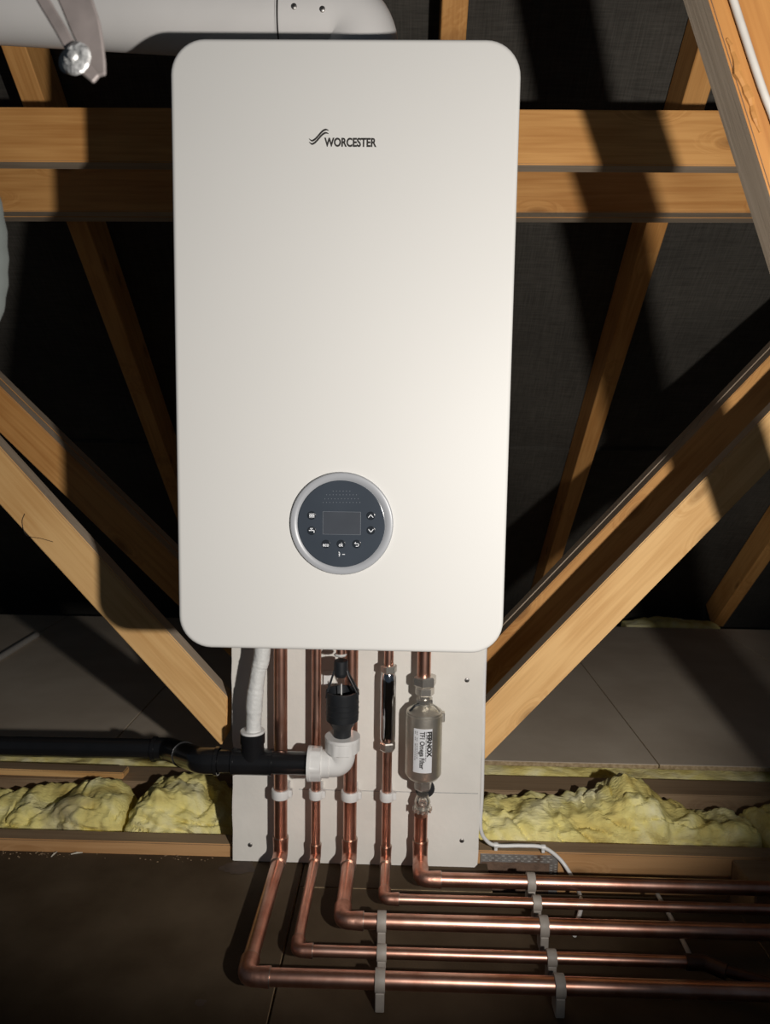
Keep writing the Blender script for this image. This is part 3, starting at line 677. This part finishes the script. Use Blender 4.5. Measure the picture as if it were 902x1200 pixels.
# white compression elbow
we = thing('compression_elbow', 'white plastic compression elbow joining the black waste pipe to the tundish', 'elbow', (K[3].x, WY, wz))
ex = AY(401, 893, WY).x; ztop = AY(401, 872, WY).z
x_n = AY(361, 893, WY).x; x_m = AY(377, 893, WY).x
pth = fillet([(x_m - .002, WY, wz), (ex, WY, wz), (ex, WY, ztop)], .026, 12)
obj('body', sweep(bmesh.new(), pth, [.0205] * len(pth), 36), M['white'], we, True)
def gnut(p0, ax_, L_n, r, name='nut'):
    bm = bmesh.new(); a = Vector(ax_); u, v = frame(a); seg = 48; rings = []
    for h, rr, rib in ((0, r * .95, 0), (.0012, r, 1), (L_n * .75, r * 1.01, 1), (L_n * .8, r * 1.08, 0), (L_n, r * 1.08, 0), (L_n, r * .8, 0)):
        ring = []
        for k in range(seg):
            R = rr + (rib * .0016 if (k % 8) < 2 else 0); an = 2 * PI * k / seg; ring.append(bm.verts.new(Vector(p0) + a * h + (u * math.cos(an) + v * math.sin(an)) * R))
        rings.append(ring)
    for A, B in zip(rings, rings[1:]):
        for k in range(seg): bm.faces.new((A[k], A[(k + 1) % seg], B[(k + 1) % seg], B[k]))
    bm.faces.new(rings[0][::-1]); bm.faces.new(rings[-1]); return obj(name, bm, M['white'], we, True)
gnut((x_m, WY, wz), (-1, 0, 0), x_m - x_n, .0262)
gnut((ex, WY, ztop - .012), (0, 0, 1), .026, .0262)
obj('socket_lip', sweep(bmesh.new(), [(x_m - .001, WY, wz), (x_m + .012, WY, wz), (x_m + .0125, WY, wz)], [.0225, .0225, .021], 36), M['white'], we, True)

# tundish
tx = AY(401, 840, WY).x; Zt = lambda y: AY(401, y, WY).z
tu = thing('tundish', 'black tundish cup with open arms above the white elbow', 'tundish', (tx, WY, Zt(860)))
z0 = ztop + .006
bm = bmesh.new(); cup = [(z0, .0140), (Zt(855), .0143), (Zt(852), .0160), (Zt(845), .0220), (Zt(843), .0258), (Zt(838), .0262), (Zt(814), .0262), (Zt(811), .0268), (Zt(809), .0266), (Zt(809), .0235), (Zt(825), .0220), (Zt(846), .0130)]
lathe(bm, (tx, WY, 0), (0, 0, 1), cup, 40); obj('cup', bm, M['blackm'], tu, True)
for y in (823, 829, 835): obj('rib', lathe(bmesh.new(), (tx, WY, Zt(y)), (0, 0, 1), [(0, .0262), (.0006, .0268), (.0012, .0262)], 40), M['blackm'], tu, True)
obj('inlet', lathe(bmesh.new(), (tx - .003, WY, Zt(793)), (0, 0, 1), [(0, .0085), (.002, .0095), (.006, .010), (.0062, .0115), (.026, .0115), (.027, .0105)], 28), M['blackm'], tu, True)
for s in (-1, 1):
    for f in (-1, 1):
        bm = bmesh.new(); sweep(bm, [(tx - .003 + s * .0100, WY + f * .004, Zt(785)), (tx - .003 + s * .012, WY + f * .006, Zt(790)), (tx + s * .0245, WY + f * .009, Zt(811)), (tx + s * .0250, WY + f * .009, Zt(816))], .0016, 8); obj('arm', bm, M['blackm'], tu, True)
obj('drip_pin', sweep(bmesh.new(), [(tx - .0015, WY - .006, Zt(800)), (tx - .0015, WY - .004, Zt(815))], .0011, 8), M['white'], tu, True)
obj('discharge_pipe', sweep(bmesh.new(), [(tx - .003, WY, Zt(769)), (tx - .003, WY, ZB - .0005)], .0078, 24), M['copper'], tu, True)
obj('tape_wrap', lathe(bmesh.new(), (tx - .004, WY, Zt(768.5)), (0, 0, 1), [(0, .009), (.002, .0105), (.004, .0085)], 18), M['tape'], tu, True)
tag(obj('wall_tab', bev(box(bmesh.new(), AY(379, 790, .33).x, AY(389, 790, .33).x, .328, BF - .0003, AY(383, 804, .33).z, AY(383, 787, .33).z), .0006), M['white']), 'small white tab on the board left of the tundish arms', 'tab')

# ------------------------------------------------------------------ chrome cylinder on pipe four
ax4 = .0565; Z4 = lambda y: AY(455, y, PY).z
ch = thing('chrome_cylinder', 'slim chrome cylinder with nuts fitted in the thin upright pipe', 'fitting', (ax4, PY, Z4(878)))
lathe_p = [(Z4(869), .0105), (Z4(867), .0122), (Z4(862), .0126), (Z4(800), .0128), (Z4(793), .0126), (Z4(788), .0105), (Z4(786), .0095)]
obj('body', lathe(bmesh.new(), (ax4, PY, 0), (0, 0, 1), lathe_p, 40), M['chrome'], ch, True)
bm = bmesh.new(); hexnut(bm, (ax4, PY, Z4(788)), (0, 0, 1), .0138, Z4(779) - Z4(788)); obj('top_nut', bm, M['brass'], ch)
bm = bmesh.new(); hexnut(bm, (ax4, PY, Z4(879)), (0, 0, 1), .0132, Z4(869) - Z4(879)); obj('bottom_nut', bm, M['brass'], ch)

# ------------------------------------------------------------------ magnetic filter
fx, fy = .1165, .297; Z5 = lambda y: AY(496, y, fy - .02).z
fi = thing('system_filter', 'nickel cylindrical inline filter with a white label, rightmost under the boiler', 'filter', (fx, fy, .112))
zbt, ztp = Z5(916), Z5(838); FR = .0300
body = obj('body', lathe(bmesh.new(), (fx, fy, 0), (0, 0, 1), [(zbt - .004, .0150), (zbt - .002, .021), (zbt, .0255), (zbt + .004, .0284), (zbt + .007, FR), (ztp - .004, FR), (ztp - .0035, .0293), (ztp, .0293), (ztp + .001, .0280), (ztp + .009, .0165), (ztp + .011, .0125), (ztp + .020, .0120)], 56), M['nickel'], fi, True)
bm = bmesh.new(); hexnut(bm, (fx, fy, Z5(819)), (0, 0, 1), .0160, Z5(809) - Z5(819), .1); hexnut(bm, (fx, fy, Z5(829)), (0, 0, 1), .0150, Z5(823) - Z5(829), .5); obj('neck_nut', bm, M['brass'], fi)
bm = bmesh.new(); hexnut(bm, (fx, fy, Z5(808)), (0, 0, 1), .0195, Z5(796) - Z5(808), .3); obj('top_nut', bm, M['brass'], fi)
lathe_b = lathe(bmesh.new(), (fx, fy, 0), (0, 0, 1), [(Z5(823) - .001, .0098), (Z5(819) + .001, .0098)], 24); obj('neck', lathe_b, M['brass'], fi, True)
for s in (-1, 1):
    bm = bmesh.new(); sweep(bm, [(fx + s * .009, fy - .010, Z5(828)), (fx + s * .016, fy - .013, Z5(829)), (fx + s * .024, fy - .010, Z5(836))], .0022, 8); obj('guard', bm, M['blackm'] if s < 0 else M['nickel'], fi, True)
obj('side_lug', bev(box(bmesh.new(), fx + FR - .002, fx + FR + .0035, fy - .006, fy + .006, Z5(850), Z5(839)), .001), M['nickel'], fi)
bm = bmesh.new(); hexnut(bm, (fx, fy, Z5(931)), (0, 0, 1), .0150, zbt - .003 - Z5(931), .3); obj('bottom_nut', bm, M['brass'], fi)
vz = Z5(942)
bm = bmesh.new(); lathe(bm, (fx, fy, Z5(957)), (0, 0, 1), [(0, .0128), (.002, .0145), (.006, .0148), (.0075, .0115), (.011, .0120), (.016, .0135), (.021, .0120), (.026, .0100), (.029, .0100)], 30); valve = obj('valve_body', bm, M['brass'], fi, True)
bm = bmesh.new()
for k in range(12):
    an = 2 * PI * k / 12; X, Y = fx + .0146 * math.cos(an), fy + .0146 * math.sin(an); lathe(bm, (X, Y, Z5(957) + .0002), (0, 0, 1), [(0, .0017), (.007, .0017)], 6)
obj('castellation', bm, M['brass'], valve)
bm = bmesh.new(); lathe(bm, (fx, fy - .010, vz), (0, -1, 0), [(0, .0072), (.006, .0072), (.008, .0060), (.008, .0040), (.0066, .0038)], 24); sp = obj('isolating_screw', bm, M['brass'], valve, True)
bm = bmesh.new(); box(bm, fx - .0034, fx + .0034, fy - .0172, fy - .0162, vz - .0006, vz + .0006); 
obj('screw_slot', bm, M['ink'], valve)
obj('handle_disc', lathe(bmesh.new(), (fx + .004, fy + .012, Z5(935)), (0, 1, 0), [(0, .0165), (.003, .0165)], 26), M['blackm'], fi, True)
# label wrapped on the cylinder; its text runs downwards
LR = FR + .0004
def wrap(u, z, rr): an = u / LR; return Vector((fx + rr * math.sin(an), fy - rr * math.cos(an), z))
lz1, lz0 = Z5(852), Z5(903); u0, u1 = -.0185, .0130
bm = bmesh.new(); rows = []
for k in range(15):
    u = u0 + (u1 - u0) * k / 14; rows.append([bm.verts.new(wrap(u, z, r)) for z, r in ((lz0, LR), (lz1, LR), (lz1, FR - .0002), (lz0, FR - .0002))])
for A, B in zip(rows, rows[1:]):
    for q in range(4): bm.faces.new((A[q], A[(q + 1) % 4], B[(q + 1) % 4], B[q]))
bm.faces.new(rows[0]); bm.faces.new(rows[-1][::-1])
lab = obj('label_sticker', bm, M['label'], fi, True)
def down(ub, ztop_): return lambda c: wrap(ub + c.y, ztop_ - c.x, LR + .0002 + c.z)
obj('printed_maker', text_bm('FERNOX', .0105, .043, .0006, .0001, down(.0048, lz1 - .004)), M['ink'], lab)
obj('printed_model', text_bm('TF1 Omega Filter', .0112, .063, .0003, .0001, down(-.0072, lz1 - .004)), M['ink'], lab)
bm = bmesh.new()
def strip(ua, ub, za, zb):
    vs = [bm.verts.new(wrap(u, z, LR + .0003)) for u, z in ((ua, za), (ub, za), (ub, zb), (ua, zb))]; bm.faces.new(vs)
random.seed(5)
for ub, n in ((.0022, 12), (-.0125, 13), (-.0158, 13)):
    z = lz1 - .004
    for k in range(n):
        ln = random.uniform(.0016, .0042)
        if z - ln > lz0 + .002 and not (ub < -.01 and k in (2, 5)): strip(ub, ub + .0009, z, z - ln)
        z -= ln + .0009
obj('small_print', bm, M['ink'], lab)

# ------------------------------------------------------------------ white cable beside the board
pts = [Vector((.2195, .342, ZB - .002)), AY(567, 800, .342), AY(566, 860, .342), AY(564.5, 930, .342), AY(563, 970, .342)]
q2 = [AY(571, 986, .345), AY(584, 991, .346), AY(610, 991, .346), AY(636, 993, .346), AY(655, 1006, .345), AY(668, 1024, .33), AY(678, 1045, .29), AZ(681, 1060, .006), AZ(677, 1078, .006), AZ(673, 1096, .006)]
bm = bmesh.new(); sweep(bm, smoothpath(pts + q2, 8), .0034, 12)
cb = obj('white_cable', bm, M['white'], None, True); tag(cb, 'white cable running down the board edge and curling behind the floor pipes', 'cable')
for px, py in ((581, 990.5), (636.5, 993)):
    p = AY(px, py, .346); t = thing('cable_clip', 'small white nailed clip on the cable near the %s' % ('board corner' if px < 600 else 'nail plate corner'), 'clip', (p.x, .351, p.z), 'white cable clips')
    obj('saddle', sweep(bmesh.new(), [(p.x - .0035, .3462, p.z), (p.x + .0035, .3462, p.z)], .0049, 14), M['white'], t, True)
    obj('nail_boss', bev(box(bmesh.new(), p.x - .0028, p.x + .0028, .3445, .3515, p.z - .010, p.z - .002), .0008), M['white'], t)
p = AY(566, 862, .342); 

# nail plate with punched teeth on the joist face
x0, x1 = .222, AY(654, 1010, .35).x; z1 = AY(620, 1002, .35).z; z0 = z1 - .075
npl = obj('nail_plate', bev(box(bmesh.new(), x0, x1, .3500, .3518, z0, z1), .0004), M['plate']); tag(npl, 'punched galvanised nail plate on the joist right of the board', 'plate')
bm = bmesh.new()
def tooth(X, Z, sx, sz):
    vs = [bm.verts.new(v) for v in ((X - sx, .3501, Z - sz), (X + sx, .3501, Z - sz), (X + sx, .3501, Z + sz), (X - sx, .3501, Z + sz), (X - sx * .5, .3488, Z), (X + sx * .5, .3488, Z))]
    for f in ((0, 1, 5, 4), (3, 4, 5, 2), (0, 4, 3), (1, 2, 5)): bm.faces.new([vs[i] for i in f])
nr = 0
for r in range(3):
    n = 11
    for k in range(n):
        X = x0 + .006 + (x1 - x0 - .012) * (k + (.35 if r % 2 else 0)) / n; tooth(X, z1 - .0035 - r * .0042, .0032, .0010)
for k in range(9):
    for c in range(2): tooth(x1 - .0045 - c * .0078, z1 - .0165 - k * .0046 - (.002 if c else 0), .0026, .0010)
obj('teeth', bm, M['slot'], npl)
bm = bmesh.new(); box(bm, x0 + .002, x1 - .0155, .3494, .3502, z0 + .002, z1 - .0145); obj('dirty_patch', bm, M['rust'], npl)

# ------------------------------------------------------------------ small things on the decks
p, q_ = AZ(-30, 789, .045), AZ(43, 744, .045)
bm = bmesh.new(); sweep(bm, [p, q_], .010, 14); tag(obj('grey_conduit', bm, M['white_dull'], None, True), 'pale grey conduit lying on the rear deck at the left edge', 'conduit')
p, q_ = AZ(770, 1048, .004), AZ(812, 1127, .004)
bm = bmesh.new(); sweep(bm, [p, (p + q_) / 2 + Vector((.002, 0, 0)), q_], .0036, 10); tag(obj('thin_grey_cable', bm, M['white_dull'], None, True), 'thin grey cable crossing under the floor pipes at right', 'cable')
def flat_patch(name, cx_, cy_, rx, ry, m, par, z=.0006, seed=0):
    bm = bmesh.new(); n = 30; vs = []
    for k in range(n):
        an = 2 * PI * k / n; f = 1 + .45 * noise.noise(Vector((math.cos(an) * 1.5 + seed, math.sin(an) * 1.5, seed))) + .25 * noise.noise(Vector((math.cos(an) * 5, math.sin(an) * 5, seed)))
        vs.append(bm.verts.new((cx_ + rx * f * math.cos(an), cy_ + ry * f * math.sin(an), z)))
    bm.faces.new(vs); return obj(name, bm, m, par)
p = AZ(280, 1017, 0); flat_patch('damp_patch', p.x, p.y, .030, .018, M['wet'], fl, seed=1)
p = AZ(307, 1045, 0); flat_patch('damp_patch', p.x, p.y, .004, .003, M['wet'], fl, seed=2)
p = AZ(235, 1175, 0); flat_patch('damp_patch', p.x, p.y, .008, .006, M['wet'], fl, seed=3)
bm = bmesh.new(); random.seed(11)
for k in range(70):
    X = random.choice((random.uniform(-.68, -.22), random.uniform(-.36, -.25), random.uniform(-.62, -.50))); Y = .347 - abs(random.gauss(0, .010)); s = random.uniform(.0004, .0013)
    v0 = len(bm.verts); bmesh.ops.create_icosphere(bm, subdivisions=1, radius=s, matrix=Matrix.Translation((X, Y, s * .6)) @ Matrix.Diagonal((1.6, 1, .7, 1)))
tag(obj('floor_crumbs', bm, M['wood_dust']), 'wood crumbs scattered along the left joist', 'debris', kind='stuff')
for (xa, ya, xb, yb, lb) in ((60, 1004, 67, 998, 'short white splinter on the floor against the left joist'), (83, 1001, 97, 999, 'thin white shaving lying flat beside the left joist')):
    bm = bmesh.new(); a_, b_ = AZ(xa, ya, .002), AZ(xb, yb, .002); sweep(bm, [a_, (a_ + b_) / 2 + Vector((0, 0, .001)), b_], [.0008, .0016, .0006], 6); tag(obj('wood_shaving', bm, M['crumb']), lb, 'shaving', 'pale shavings')
# dark hair-thin fibre on the left brace
bm = bmesh.new(); pts = [AY(x, y, .3585) for x, y in ((29, 602), (26, 612), (31, 627), (48, 631), (62, 635))]
sweep(bm, smoothpath(pts, 6), .0005, 5); tag(obj('loose_fibre', bm, M['ink']), 'dark curled fibre hanging on the front left brace', 'fibre')
